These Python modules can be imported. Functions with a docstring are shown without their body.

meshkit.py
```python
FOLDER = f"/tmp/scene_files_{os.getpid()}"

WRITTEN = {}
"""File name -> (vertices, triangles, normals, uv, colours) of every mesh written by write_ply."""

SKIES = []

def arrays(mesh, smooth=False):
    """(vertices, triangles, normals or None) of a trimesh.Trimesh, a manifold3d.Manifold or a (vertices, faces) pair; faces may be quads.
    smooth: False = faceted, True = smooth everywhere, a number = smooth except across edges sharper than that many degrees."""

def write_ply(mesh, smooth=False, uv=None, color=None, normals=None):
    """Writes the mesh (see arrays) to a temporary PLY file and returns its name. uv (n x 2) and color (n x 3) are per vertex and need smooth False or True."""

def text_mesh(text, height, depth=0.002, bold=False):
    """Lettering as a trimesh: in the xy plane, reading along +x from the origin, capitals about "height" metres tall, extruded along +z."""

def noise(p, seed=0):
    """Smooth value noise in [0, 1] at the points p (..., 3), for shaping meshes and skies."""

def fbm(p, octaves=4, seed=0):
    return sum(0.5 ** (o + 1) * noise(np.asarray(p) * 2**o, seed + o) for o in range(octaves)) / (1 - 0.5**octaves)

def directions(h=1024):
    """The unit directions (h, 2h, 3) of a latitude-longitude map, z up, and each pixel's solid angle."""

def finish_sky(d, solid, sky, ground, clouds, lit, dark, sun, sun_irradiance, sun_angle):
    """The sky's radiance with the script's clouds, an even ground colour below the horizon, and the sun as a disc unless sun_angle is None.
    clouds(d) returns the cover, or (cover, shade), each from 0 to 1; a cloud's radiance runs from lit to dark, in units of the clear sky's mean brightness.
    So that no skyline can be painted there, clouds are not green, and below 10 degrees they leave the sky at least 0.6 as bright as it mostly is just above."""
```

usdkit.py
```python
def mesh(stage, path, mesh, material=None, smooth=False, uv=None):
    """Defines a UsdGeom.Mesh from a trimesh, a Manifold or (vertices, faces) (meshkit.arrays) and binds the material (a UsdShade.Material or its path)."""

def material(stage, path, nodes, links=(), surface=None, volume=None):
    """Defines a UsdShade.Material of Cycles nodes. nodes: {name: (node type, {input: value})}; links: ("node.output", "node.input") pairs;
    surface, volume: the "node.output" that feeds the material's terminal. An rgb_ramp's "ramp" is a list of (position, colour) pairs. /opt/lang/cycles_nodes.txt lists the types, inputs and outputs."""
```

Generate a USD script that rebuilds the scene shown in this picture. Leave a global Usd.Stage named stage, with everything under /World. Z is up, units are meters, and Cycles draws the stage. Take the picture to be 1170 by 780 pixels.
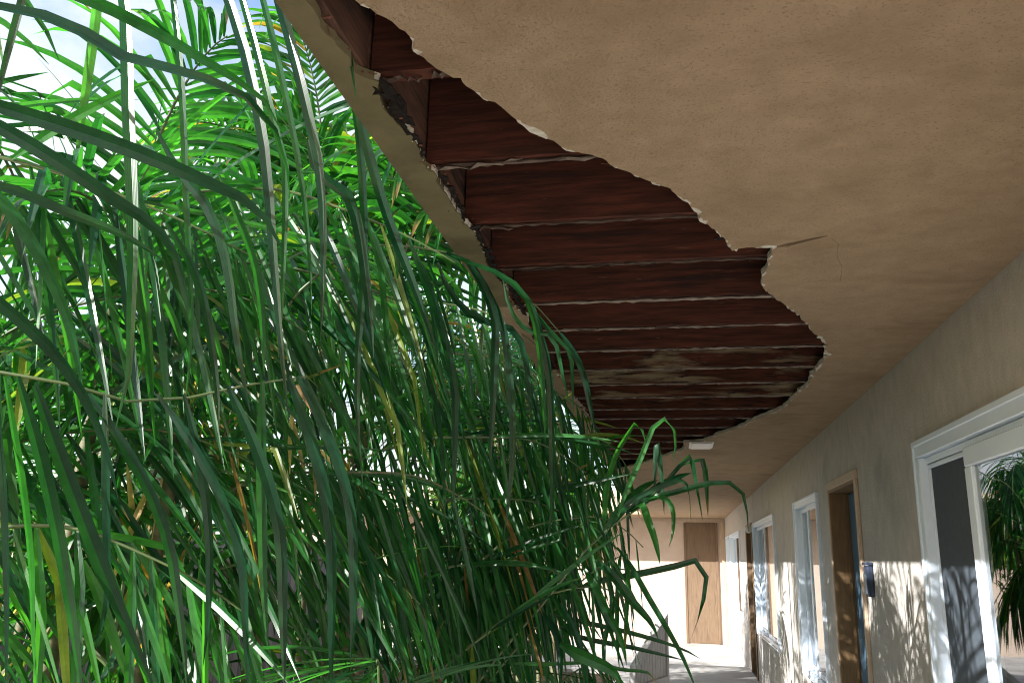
import math, random
import numpy as np, trimesh, shapely
import shapely.geometry as sg
from shapely.ops import unary_union
import usdkit, meshkit
from pxr import Usd, UsdGeom, UsdLux, UsdShade, Gf, Sdf, Vt

stage = Usd.Stage.CreateInMemory()
UsdGeom.SetStageUpAxis(stage, 'Z'); UsdGeom.SetStageMetersPerUnit(stage, 1.0)
UsdGeom.Xform.Define(stage, '/World'); UsdGeom.Scope.Define(stage, '/World/Looks')
LK = '/World/Looks/'

# ------------------------------------------------------------------ camera
CAM_Z = 1.57
YAW, PITCH, ROLL, FPX = math.radians(-11.0), math.radians(14.45), math.radians(1.33), 960.0
EXPOSURE = 1.55
_F = np.array([math.sin(YAW)*math.cos(PITCH), math.cos(YAW)*math.cos(PITCH), math.sin(PITCH)])
_r = np.array([math.cos(YAW), -math.sin(YAW), 0.0]); _u = np.cross(_r, _F)
_R = math.cos(ROLL)*_r + math.sin(ROLL)*_u; _U = -math.sin(ROLL)*_r + math.cos(ROLL)*_u
CAM = np.array([0.0, 0.0, CAM_Z])
cam = UsdGeom.Camera.Define(stage, '/World/camera')
cam.AddTransformOp().Set(Gf.Matrix4d(*[*_R, 0, *_U, 0, *(-_F), 0, *CAM, 1]))
cam.CreateHorizontalApertureAttr(36.0); cam.CreateVerticalApertureAttr(24.0)
cam.CreateFocalLengthAttr(36.0*FPX/1170.0); cam.CreateClippingRangeAttr(Gf.Vec2f(0.05, 2000))
cam.CreateExposureAttr(EXPOSURE)

def ray(u, v):
    return _F + _R*(u-585.0)/FPX - _U*(v-390.0)/FPX
def at(u, v, Y):                       # a point of the place seen at pixel (u, v), Y metres down the walkway
    d = ray(u, v); return CAM + d*(Y/d[1])
def at_z(u, v, z):
    d = ray(u, v); return CAM + d*((z-CAM_Z)/d[2])
def project(P):
    d = np.asarray(P, float)-CAM; w = d@_F
    return np.stack([585+FPX*(d@_R)/w, 390-FPX*(d@_U)/w, w], -1)

# ------------------------------------------------------------------ sun and sky
SUN = np.array([-1.0, -0.8, 0.53]); SUN /= np.linalg.norm(SUN)
SUN_I, SKY_I = 1.25, 0.14
el, rot = math.asin(SUN[2]), math.atan2(SUN[0], SUN[1])
usdkit.material(stage, LK+'sky_look', {
    's': ('sky_texture', {'sky_type': 'single_scattering', 'sun_disc': False, 'sun_elevation': el, 'sun_rotation': rot, 'air_density': 1.0, 'aerosol_density': 1.6}),
    'c': ('texture_coordinate', {}), 'mp': ('mapping', {'mapping_type': 'point', 'scale': (1, 1, 2.2)}), 'n': ('noise_texture', {'scale': 2.6, 'detail': 7, 'roughness': .58, 'distortion': .3}),
    'cr': ('rgb_ramp', {'ramp': [(.40, (0, 0, 0)), (.62, (.9, .9, .9))]}), 'm': ('mix', {'color2': (3.0, 3.05, 3.1)}),
    'b': ('background_shader', {'strength': SKY_I})}, [('c.generated', 'mp.vector'), ('mp.vector', 'n.vector'), ('n.fac', 'cr.fac'), ('cr.color', 'm.fac'), ('s.color', 'm.color1'), ('m.color', 'b.color')], surface='b.background')
sky = UsdLux.DomeLight.Define(stage, '/World/sky')
UsdShade.MaterialBindingAPI.Apply(sky.GetPrim()).Bind(UsdShade.Material.Get(stage, LK+'sky_look'))
sky.GetPrim().SetCustomDataByKey('kind', 'structure')
sun = UsdLux.DistantLight.Define(stage, '/World/sun')
z = SUN; x = np.cross([0, 0, 1], z); x /= np.linalg.norm(x); y = np.cross(z, x)
sun.AddTransformOp().Set(Gf.Matrix4d(*[*x, 0, *y, 0, *z, 0, 0, 0, 0, 1]))
sun.CreateIntensityAttr(SUN_I); sun.CreateAngleAttr(0.5); sun.CreateNormalizeAttr(True); sun.CreateColorAttr(Gf.Vec3f(1.0, 0.965, 0.91))

# ------------------------------------------------------------------ helpers
_names = {}
def path_of(name, parent=None):
    base = str(parent.GetPath()) if parent is not None else '/World'
    k = _names.get((base, name), -1)+1; _names[(base, name)] = k
    return f'{base}/{name}' + (f'_{k:03d}' if k else '')
def obj(name, mesh, mat, parent=None, smooth=False, **cd):
    p = usdkit.mesh(stage, path_of(name, parent), mesh, LK+mat, smooth=smooth).GetPrim()
    for k, v in cd.items(): p.SetCustomDataByKey(k, v)
    return p
def thing(name, label, category, group=None, loc=None, rz=0):
    X = UsdGeom.Xform.Define(stage, path_of(name)); p = X.GetPrim()
    if loc is not None: X.AddTranslateOp().Set(Gf.Vec3d(*map(float, loc)))
    if rz: X.AddRotateZOp().Set(rz)
    p.SetCustomDataByKey('label', label); p.SetCustomDataByKey('category', category)
    if group: p.SetCustomDataByKey('group', group)
    return p
def bx(x0, x1, y0, y1, z0, z1):
    m = trimesh.creation.box([x1-x0, y1-y0, z1-z0]); m.apply_translation([(x0+x1)/2, (y0+y1)/2, (z0+z1)/2]); return m
def cbx(x0, x1, y0, y1, z0, z1, c=0.004):
    """box with chamfered edges"""
    lo, hi = np.array([x0, y0, z0]), np.array([x1, y1, z1]); c = min(c, (hi-lo).min()*0.4); pts = []
    for s in np.ndindex(2, 2, 2):
        p = np.where(np.array(s) == 1, hi, lo); sg_ = np.where(np.array(s) == 1, -1, 1)
        for k in range(3):
            q = p + sg_*c; q[k] = p[k]; pts.append(q)
    return trimesh.convex.convex_hull(np.array(pts))
def cat(ms): return trimesh.util.concatenate(ms)
def tube(P, r, n=8):
    P = np.asarray(P, float); r = np.broadcast_to(np.asarray(r, float), len(P))
    T = np.gradient(P, axis=0); T /= np.linalg.norm(T, axis=1, keepdims=True)
    a = np.array([0, 0, 1.0]) if abs(T[0][2]) < .9 else np.array([1.0, 0, 0])
    V = []
    for p, t, q in zip(P, T, r):
        s = np.cross(t, a); s /= np.linalg.norm(s); b = np.cross(t, s)
        th = np.arange(n)/n*2*math.pi
        V.append(p + q*(np.cos(th)[:, None]*s + np.sin(th)[:, None]*b))
    V = np.vstack(V + [P[:1], P[-1:]]); F = []
    m = len(P)
    for i in range(m-1):
        for j in range(n):
            a0, a1, b0, b1 = i*n+j, i*n+(j+1) % n, (i+1)*n+j, (i+1)*n+(j+1) % n
            F += [[a0, a1, b1], [a0, b1, b0]]
    for j in range(n):
        F += [[m*n, (j+1) % n, j], [m*n+1, (m-1)*n+j, (m-1)*n+(j+1) % n]]
    t = trimesh.Trimesh(V, np.array(F)[:, ::-1], process=False)
    return t

# ------------------------------------------------------------------ materials
def surf(name, c0, c1, scale=6, rough=0.85, bump=0.0, bscale=120, dist=0.004, stretch=(1, 1, 1), spots=None, spec=0.3, c2=None, s2=1.2, stain=0.5):
    """two-tone noise colour, optional large stains (c2) and spots, bump relief"""
    N = {'g': ('geometry', {}), 'm': ('mapping', {'mapping_type': 'point', 'scale': stretch}),
         'n': ('noise_texture', {'scale': scale, 'detail': 6, 'roughness': 0.62}),
         'r': ('rgb_ramp', {'ramp': [(0.3, c0), (0.7, c1)]}),
         'p': ('principled_bsdf', {'roughness': rough, 'specular_ior_level': spec})}
    L = [('g.position', 'm.vector'), ('m.vector', 'n.vector'), ('n.fac', 'r.fac')]; col = 'r.color'
    if c2 is not None:
        N |= {'n2': ('noise_texture', {'scale': s2, 'detail': 5, 'roughness': 0.6, 'distortion': 0.4}), 'r2': ('rgb_ramp', {'ramp': [(stain, (0, 0, 0)), (min(stain+.16, 1), (1, 1, 1))]}),
              'x2': ('mix', {'color2': c2})}
        L += [('m.vector', 'n2.vector'), ('n2.fac', 'r2.fac'), ('r2.color', 'x2.fac'), (col, 'x2.color1')]; col = 'x2.color'
    if spots is not None:
        N |= {'n3': ('noise_texture', {'scale': spots[1], 'detail': 3, 'roughness': 0.7}), 'r3': ('rgb_ramp', {'ramp': [(spots[2], (0, 0, 0)), (spots[2]+.07, (1, 1, 1))]}),
              'x3': ('mix', {'color2': spots[0]})}
        L += [('m.vector', 'n3.vector'), ('n3.fac', 'r3.fac'), ('r3.color', 'x3.fac'), (col, 'x3.color1')]; col = 'x3.color'
    L.append((col, 'p.base_color'))
    if bump:
        N |= {'nb': ('noise_texture', {'scale': bscale, 'detail': 5, 'roughness': 0.65}), 'b': ('bump', {'strength': bump, 'distance': dist})}
        L += [('m.vector', 'nb.vector'), ('nb.fac', 'b.height'), ('b.normal', 'p.normal')]
    return usdkit.material(stage, LK+name, N, L, surface='p.BSDF')

surf('soffit_stucco', (.32, .229, .146), (.42, .304, .20), scale=9, rough=.93, bump=1.0, bscale=130, dist=.009, stretch=(1, 1.25, 1), c2=(.29, .203, .128), s2=2.3, stain=.53, spots=((.265, .193, .128), 130, .57), spec=.15)
surf('edge_paint', (.115, .098, .052), (.165, .138, .078), scale=8, rough=.9, bump=.4, c2=(.085, .07, .042), s2=3, stain=.55, spec=.15)
surf('wall_stucco', (.41, .39, .365), (.51, .485, .455), scale=9, rough=.92, bump=1.0, bscale=110, dist=.007, stretch=(1.5, 1.5, .95), c2=(.36, .345, .325), s2=1.4, stain=.55, spec=.15)
surf('end_wall_paint', (.42, .335, .275), (.49, .40, .335), scale=3, rough=.9, bump=.3, bscale=90, spec=.15)
surf('broken_plaster', (.42, .38, .32), (.72, .68, .6), scale=60, rough=.95, bump=.9, bscale=180, dist=.006, spec=.1)
surf('joist_wood', (.030, .010, .007), (.125, .037, .021), scale=7, rough=.75, bump=.5, bscale=60, stretch=(.7, 6, 9), c2=(.024, .013, .011), s2=2.6, stain=.55, spots=((.19, .13, .10), 10, .68), spec=.25)
surf('joist_wood_stained', (.034, .012, .008), (.125, .039, .022), scale=7, rough=.8, bump=.5, bscale=60, stretch=(.7, 6, 7), c2=(.40, .335, .21), s2=1.7, stain=.5, spots=((.02, .014, .012), 9, .56), spec=.2)
surf('rim_wood', (.05, .024, .016), (.14, .07, .048), scale=6, rough=.8, bump=.5, bscale=60, stretch=(5, .8, 8), c2=(.022, .014, .012), s2=3, stain=.5, spec=.2)
surf('joist_edge', (.035, .022, .018), (.15, .11, .09), scale=17, rough=.9, bump=.8, bscale=90, stretch=(.5, 4, 4), spec=.15)
surf('joist_edge_pale', (.12, .09, .075), (.42, .34, .29), scale=13, rough=.9, bump=.8, bscale=90, stretch=(.5, 4, 4), spec=.15)
surf('deck_board', (.02, .012, .01), (.055, .032, .024), scale=6, rough=.85, stretch=(6, .6, 4), spec=.15)
surf('torn_felt', (.008, .007, .007), (.03, .024, .022), scale=50, rough=.95, bump=.9, bscale=120, spec=.1)
surf('rusty_wire', (.08, .03, .02), (.22, .085, .05), scale=70, rough=.8, spec=.3)
surf('paper_scrap', (.1, .075, .06), (.24, .19, .155), scale=40, rough=.95, spec=.1)
surf('fascia_stucco', (.42, .36, .26), (.5, .43, .32), scale=8, rough=.9, bump=.5, spec=.15)
surf('white_vinyl', (.56, .66, .79), (.62, .71, .82), scale=3, rough=.35, spec=.5)
surf('tan_casing', (.36, .27, .2), (.46, .36, .27), scale=14, rough=.6, stretch=(4, 4, .6), spec=.4)
surf('dark_jamb', (.14, .085, .04), (.22, .14, .07), scale=14, rough=.6, stretch=(4, 4, .6), spec=.4)
surf('blue_paint', (.05, .10, .15), (.07, .13, .19), scale=9, rough=.45, spec=.5)
surf('brown_door_paint', (.12, .08, .05), (.18, .12, .077), scale=7, rough=.6, stretch=(5, 5, .7), c2=(.095, .062, .038), s2=2, stain=.55, spec=.35)
surf('mailbox_blue', (.015, .025, .05), (.028, .042, .08), scale=9, rough=.5, spec=.3)
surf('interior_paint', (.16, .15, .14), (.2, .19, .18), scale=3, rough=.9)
surf('curtain_cloth', (.32, .34, .36), (.42, .44, .46), scale=22, rough=.95, stretch=(1, 5, .2), spec=.1)
surf('insect_screen', (.045, .058, .075), (.06, .075, .095), scale=30, rough=.8, spec=.3)
surf('concrete', (.36, .355, .345), (.5, .495, .485), scale=3, rough=.9, bump=.4, bscale=60, c2=(.3, .28, .25), s2=.8, stain=.55, spots=((.25, .23, .2), 40, .66), spec=.2)
surf('garden_soil', (.07, .05, .035), (.16, .12, .085), scale=9, rough=.97, bump=.9, bscale=30, dist=.03, c2=(.22, .18, .13), s2=1.5, stain=.55, spec=.1)
for i, (a, b) in enumerate((((.13, .11, .105), (.22, .19, .18)), ((.16, .135, .12), (.26, .225, .2)), ((.10, .085, .08), (.18, .155, .15)))):
    surf(f'fence_wood_{i}', a, b, scale=12, rough=.9, bump=.5, bscale=50, stretch=(5, 5, .5), spec=.15)
surf('grey_slat_wood', (.36, .35, .36), (.52, .505, .51), scale=14, rough=.8, bump=.4, bscale=50, stretch=(6, 6, .6), spec=.2)
surf('cane_bark', (.06, .075, .03), (.15, .125, .065), scale=8, rough=.6, bump=.4, bscale=30, stretch=(1, 1, 5), c2=(.2, .165, .11), s2=4, stain=.55, spec=.35)
surf('rachis_green', (.035, .07, .022), (.09, .12, .04), scale=6, rough=.45, c2=(.12, .085, .04), s2=2.5, stain=.58, spec=.5)
surf('dark_metal', (.03, .03, .03), (.05, .05, .05), rough=.4, spec=.5)
surf('lamp_white', (.52, .5, .47), (.58, .56, .53), rough=.4, spec=.4)

def glass(name, tint, boost):
    usdkit.material(stage, LK+name, {'f': ('fresnel', {'IOR': 1.52}), 'k': ('math', {'math_type': 'multiply_add', 'value2': 1.0, 'value3': boost, 'use_clamp': True}),
        't': ('transparent_bsdf', {'color': tint}), 'g': ('glossy_bsdf', {'color': (.95, .97, 1), 'roughness': 0.012}), 'x': ('mix_closure', {})},
        [('f.fac', 'k.value1'), ('k.value', 'x.fac'), ('t.BSDF', 'x.closure1'), ('g.BSDF', 'x.closure2')], surface='x.closure')
glass('window_glass', (.72, .78, .76), .16)

def leaf_mat(name, spec=.5, rough=.33, trans=.34):
    """blade colour from the mesh, patchy along its length, with fine ribs along the blade and a paler midrib"""
    usdkit.material(stage, LK+name, {
        'a': ('attribute', {'attribute': 'tint'}), 'g': ('geometry', {}), 'n': ('noise_texture', {'scale': 13, 'detail': 5, 'roughness': .65}), 'r': ('rgb_ramp', {'ramp': [(.28, (.55, .6, .62)), (.5, (.95, .95, .95)), (.72, (1.35, 1.3, 1.1))]}),
        'bl': ('attribute', {'attribute': 'blade'}), 'w': ('wave_texture', {'wave_type': 'bands', 'bands_direction': 'x', 'scale': 1.25, 'distortion': .25, 'detail': 1}), 'wr': ('rgb_ramp', {'ramp': [(.2, (.9, .9, .9)), (.8, (1.05, 1.05, 1.03))]}),
        'm': ('mix', {'mix_type': 'multiply', 'fac': 1.0}), 'm2': ('mix', {'mix_type': 'multiply', 'fac': .8}), 'tm': ('mix', {'mix_type': 'multiply', 'fac': 1.0, 'color2': (2.7, 3.3, .8)}),
        'b': ('bump', {'strength': .2, 'distance': .001}),
        'p': ('principled_bsdf', {'roughness': rough, 'specular_ior_level': spec}), 't': ('translucent_bsdf', {}), 'x': ('mix_closure', {'fac': trans})},
        [('g.position', 'n.vector'), ('n.fac', 'r.fac'), ('a.color', 'm.color1'), ('r.color', 'm.color2'), ('bl.vector', 'w.vector'), ('w.fac', 'wr.fac'), ('m.color', 'm2.color1'), ('wr.color', 'm2.color2'), ('w.fac', 'b.height'), ('b.normal', 'p.normal'),
         ('m2.color', 'p.base_color'), ('m2.color', 'tm.color1'), ('tm.color', 't.color'), ('p.BSDF', 'x.closure1'), ('t.BSDF', 'x.closure2')], surface='x.closure')
leaf_mat('palm_leaf', .45, .25, .40); leaf_mat('shrub_leaf', .4, .45, .4)

# ------------------------------------------------------------------ dimensions
CEIL = CAM_Z + .971; WX = 1.10; EX = -.69; YB, YE = -4.0, 19.9; WING = 18.45
DROP_Y, FLOOR2 = 14.5, -.15
HEAD = CAM_Z+.54; SILL = CAM_Z-.91

# ------------------------------------------------------------------ setting
obj('ground', bx(-120, 120, -120, 120, -1.2, -.2), 'garden_soil', kind='structure')
fl = [bx(-.86, WX, YB, DROP_Y, -.4, 0), bx(-9, WX, DROP_Y, YE, -.4, FLOOR2)]
wf = obj('walkway_floor', cat(fl), 'concrete', kind='structure')
for yj in (2.2, 4.6, 7.0, 9.4, 11.8): obj('floor_joint', bx(-.855, WX-.005, yj, yj+.012, -.01, .0015), 'garden_soil', wf)

# ------------------------------------------------------------------ the apartment building
bld = thing('apartment_building', 'long beige stucco apartment building whose walkway ceiling is torn open, showing bare joists', 'building')

# hole in the soffit: its outline seen from below, carried onto the ceiling plane
inner = [(405,0),(432,17),(455,32),(473,49),(474,58),(490,72),(505,84),(514,89),(524,90),(535,99),(555,115),(572,127),(600,145),(625,160),(650,170),(672,177),(690,182),(700,190),(715,196),(740,206),(757,213),(783,229),(795,240),(800,250),(817.7,263.8),(835,283.8),(840.8,287),(843,284.5),(860,282.5),(884.6,281.5),(880.8,289),(878,296),(872,311.5),(868.5,325),(875,333),(884.6,340.8),(897,348.5),(912,361),(922,369),(928.5,380),(936,386),(943,392),(944.6,404.6),(940.8,412),(934.6,420),(927,427.7),(923.8,438.5),(916,444.6),(907,453.8),(894.6,466),(882,471.5),(862,479),(840,490),(821.5,495.4),(803,503.8),(781.5,505.4),(781.5,513),(767.7,517.7),(737,528.5),(704.6,537)]
outer = [(690,512),(677,488),(667.7,468.5),(657,456),(646,445),(641.5,431.5),(630.8,425),(620,408.5),(603,371),(600,361.5),(584.6,349),(583,340),(574,324.6),(558.5,306),(552,287.7),(541.5,264.6),(534,260),(524.6,246),(515,226),(503,212),(497,200),(486,189),(480,175),(483,180),(474,162),(465,148),(455,141),(444,127),(433,112),(431,92),(420,88.5),(407.7,81.5),(397,66),(387.7,53),(377,41.5),(365,18.5),(358.5,10.8),(350,0)]
P_in = [at_z(u, v, CEIL)[:2] for u, v in inner]; P_out = [at_z(u, v, CEIL)[:2] for u, v in outer]
P_out = [np.array([max(p[0], EX+.035), p[1]]) for p in P_out]
near = [np.array([-.52, .9]), np.array([-.45, .72]), np.array([-.34, .78])]
ring = np.array(P_in + P_out + near)
def roughen(P, amp, seed, step=.022):
    out = []
    for a, b in zip(P, np.roll(P, -1, 0)):
        n = max(1, int(np.linalg.norm(b-a)/step))
        out += [a+(b-a)*k/n for k in range(n)]
    out = np.array(out); q = np.c_[out*22, np.zeros(len(out))]; q2 = np.c_[out*70, np.zeros(len(out))]
    return out + amp*(np.stack([meshkit.noise(q, seed), meshkit.noise(q, seed+5)], 1)-.5) + amp*.6*(np.stack([meshkit.noise(q2, seed+9), meshkit.noise(q2, seed+7)], 1)-.5)
hole = sg.Polygon(roughen(ring, .017, 3, .014)).buffer(0)
if hole.geom_type != 'Polygon': hole = max(hole.geoms, key=lambda g: g.area)
crack = sg.Polygon([at_z(u, v, CEIL)[:2] for u, v in [(880,282),(890,280.8),(897,278.6),(915,274.8),(930,271.6),(948,268.8),(936,272.6),(915,277.6),(899,282),(890,282.4),(880,284)]])
hair = []
for pl in [[(950,272),(958,279),(956,292),(962,306),(960,322)]]:
    hair.append(sg.LineString([at_z(u, v, CEIL)[:2] for u, v in pl]).buffer(.0005))
slab2d = unary_union([sg.box(EX, YB, WX, YE), sg.box(-9, WING, EX+.01, YE)])
def slab(poly, z0, h):
    ms = []
    for g in getattr(poly, 'geoms', [poly]):
        if g.area < 1e-6: continue
        m = trimesh.creation.extrude_polygon(g, h, engine='earcut'); m.apply_translation([0, 0, z0]); ms.append(m)
    return cat(ms)
joint_y = at_z(584, 350, CEIL)[1]
lip_zone = unary_union([sg.Polygon([(EX, near[0][1])]+[(EX, joint_y)]+[(p[0], p[1]) for p in P_out if p[1] < joint_y]+[tuple(near[0])]).buffer(.0), sg.box(EX, .9, EX+.045, joint_y)])
cut = slab2d.difference(unary_union([hole, crack] + hair))
TH = .022
lip = cut.intersection(lip_zone.buffer(.03)).intersection(sg.box(EX, .9, EX+.4, joint_y))
lip = max(getattr(lip, 'geoms', [lip]), key=lambda g: g.area)
obj('soffit', slab(cut.difference(lip.buffer(.0015)), CEIL, TH), 'soffit_stucco', bld)
obj('edge_trim', slab(lip, CEIL-.002, TH), 'edge_paint', bld)
rim = hole.buffer(.0035).difference(hole.buffer(-.0016))
rim = rim.difference(sg.box(-2, 0, EX+.09, 9))       # the inner lip shows raw plaster
obj('broken_plaster_edge', slab(rim, CEIL+.003, TH-.006), 'broken_plaster', bld)
def strip(points, widths, th=.004, wob=.006, seed=0):
    r = random.Random(seed); P = np.asarray(points, float); n = len(P); T = np.gradient(P, axis=0); T /= np.linalg.norm(T, axis=1, keepdims=True)
    S = np.cross(T, [0, 0, 1.0]); S /= np.maximum(np.linalg.norm(S, axis=1, keepdims=True), 1e-6); V = []
    for p, s, w in zip(P, S, widths):
        a = p+s*w*r.uniform(.7, 1.3); b = p-s*w*r.uniform(.7, 1.3); j = r.uniform(-wob, wob)
        V += [a+[0, 0, j], b+[0, 0, -j], b+[0, 0, th-j], a+[0, 0, th+j]]
    F = []
    for i in range(n-1):
        for k in range(4):
            a, b, c, d = i*4+k, i*4+(k+1) % 4, (i+1)*4+(k+1) % 4, (i+1)*4+k
            F += [[a, d, c], [a, c, b]]
    e = (n-1)*4; F += [[0, 1, 2], [0, 2, 3], [e, e+2, e+1], [e, e+3, e+2]]
    return trimesh.Trimesh(V, F, process=False)
chips = sg.Polygon(roughen(ring, .034, 8, .011)).buffer(0).difference(hole.buffer(.0005)).difference(sg.box(-2, 0, EX+.10, 9)).intersection(slab2d)
chips = unary_union([g for g in getattr(chips, 'geoms', [chips]) if g.area > 4e-6])
obj('flaked_edge', slab(chips, CEIL-.0016, .003), 'broken_plaster', bld, kind='stuff')   # where the finish coat has flaked off along the break
# crumbs of plaster hanging along the break
rng = random.Random(4); crumbs = []
hl = hole.exterior
for k in range(150):
    p = hl.interpolate(rng.random(), normalized=True)
    if p.x < EX+.12 and rng.random() < .3: continue
    s = rng.uniform(.25, 1)*(.0035 if p.y < 3.2 else .009)
    m = trimesh.creation.icosphere(1, s); m.vertices *= 1+.5*(meshkit.noise(m.vertices*260+k*7.3, k)-.5)[:, None]
    m.apply_scale([rng.uniform(.8, 1.6), rng.uniform(.8, 1.6), .8]); m.apply_translation([p.x+rng.uniform(-.004, .004), p.y+rng.uniform(-.004, .004), CEIL+rng.uniform(-.001, .012)]); crumbs.append(m)
obj('plaster_crumbs', cat(crumbs), 'broken_plaster', bld, kind='stuff')

r = random.Random(31); wires = []
for k in range(70):                                   # cut ends of the wire lath sticking out of the break
    t_ = r.random(); p = hl.interpolate(t_, normalized=True); q = hl.interpolate((t_+.001) % 1, normalized=True)
    nrm = np.array([-(q.y-p.y), q.x-p.x]); nrm /= max(np.linalg.norm(nrm), 1e-9); L = r.uniform(.008, .035)
    if not hole.contains(sg.Point(p.x+nrm[0]*.004, p.y+nrm[1]*.004)): nrm = -nrm
    a = np.array([p.x-nrm[0]*.004, p.y-nrm[1]*.004, CEIL+.011]); e = a+np.array([nrm[0]*L+r.uniform(-.012, .012), nrm[1]*L+r.uniform(-.012, .012), r.uniform(-.012, .012)])
    wires.append(tube([a, (a+e)/2+[0, 0, r.uniform(-.005, .005)], e], .0010, 4))
obj('wire_lath', cat(wires), 'rusty_wire', bld, kind='stuff')
pp = []
for k in range(26):                                   # torn backing paper curling down out of the break
    p = hl.interpolate(r.random(), normalized=True); w_ = r.uniform(.012, .05); d_ = r.uniform(0, 6.28)
    pts = [np.array([p.x+math.cos(d_)*w_*t, p.y+math.sin(d_)*w_*t, CEIL+.016-.012*t*t*r.uniform(0, 2)]) for t in np.linspace(-.5, 1, 5)]
    pp.append(strip(pts, [r.uniform(.003, .012)*x_ for x_ in (.6, 1, 1, .8, .2)], .0012, .003, k))
obj('backing_paper', cat(pp), 'torn_felt', bld, kind='stuff')
# joists, rim joist, deck above
JH = .285; JZ = CEIL+TH+.001
def joist_mesh(y0, seed, x0=EX+.075, x1=WX-.002):
    xs = np.linspace(x0, x1, 46); V = []
    for i, xx in enumerate(xs):
        a = (meshkit.noise(np.array([[xx*9, seed*3.1, 0], [xx*31, seed*1.7, 4.0]]), seed)-.5)
        d = .007*a[0]+.006*a[1]
        V += [[xx, y0, JZ+max(0, d)+.002], [xx, y0+.038, JZ+max(0, -d)+.002], [xx, y0+.038, JZ+JH], [xx, y0, JZ+JH]]
    F = []
    for i in range(len(xs)-1):
        for k in range(4):
            a, b, c, d = i*4+k, i*4+(k+1) % 4, (i+1)*4+(k+1) % 4, (i+1)*4+k
            F += [[a, d, c], [a, c, b]]
    n = (len(xs)-1)*4; F += [[0, 1, 2], [0, 2, 3], [n, n+2, n+1], [n, n+3, n+2]]
    return trimesh.Trimesh(V, F, process=False)
J0 = 1.95-.019
for k in range(-2, 17):
    y0 = J0+.412*k + (.012*math.sin(k*2.3))
    obj('joist', joist_mesh(y0, k+20), 'joist_wood_stained' if 6 <= k <= 9 else 'joist_wood', bld)
    if k > -1:                                         # plaster and lath residue along the whole lower edge
        X = np.linspace(EX+.09, WX-.004, 60); rr_ = random.Random(900+k); wd = [rr_.uniform(.004, .014)*(1 if k > 2 else .55) for _ in X]
        obj('lath_strip', strip(np.c_[X, y0+.017+np.array([rr_.uniform(-.005, .005) for _ in X]), np.full(60, JZ-.006)], wd, .003, .0015, k), 'joist_edge_pale' if k > 2 else 'joist_edge', bld)
    # remains of building paper and plaster keys stuck along the lower edge
    r = random.Random(50+k); ms = []
    xa = EX+.1
    while xa < WX-.1:
        L = r.uniform(.06, .4)
        if r.random() < (.8 if k < 3 else .62):
            n = 9; X = np.linspace(xa, xa+L, n); yy = y0+.019+np.array([r.uniform(-.014, .014) for _ in X]); w = np.array([r.uniform(.002, .013) for _ in X]); w[[0, -1]] = .001
            zz = JZ-.001-np.array([r.uniform(0, .012) for _ in X])
            V = np.vstack([np.c_[X, yy-w, zz], np.c_[X, yy+w, zz+.002], np.c_[X, yy, zz+.006]]); F = []
            for i in range(n-1):
                for s, t in ((0, 1), (1, 2), (2, 0)):
                    F += [[s*n+i, s*n+i+1, t*n+i+1], [s*n+i, t*n+i+1, t*n+i]]
            ms.append(trimesh.Trimesh(V, np.array(F)[:, ::-1], process=False))
        xa += L*r.uniform(.8, 1.4)
    if ms: obj('paper_remains', cat(ms), 'paper_scrap' if k % 3 == 0 else 'joist_edge', bld, kind='stuff')
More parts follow.
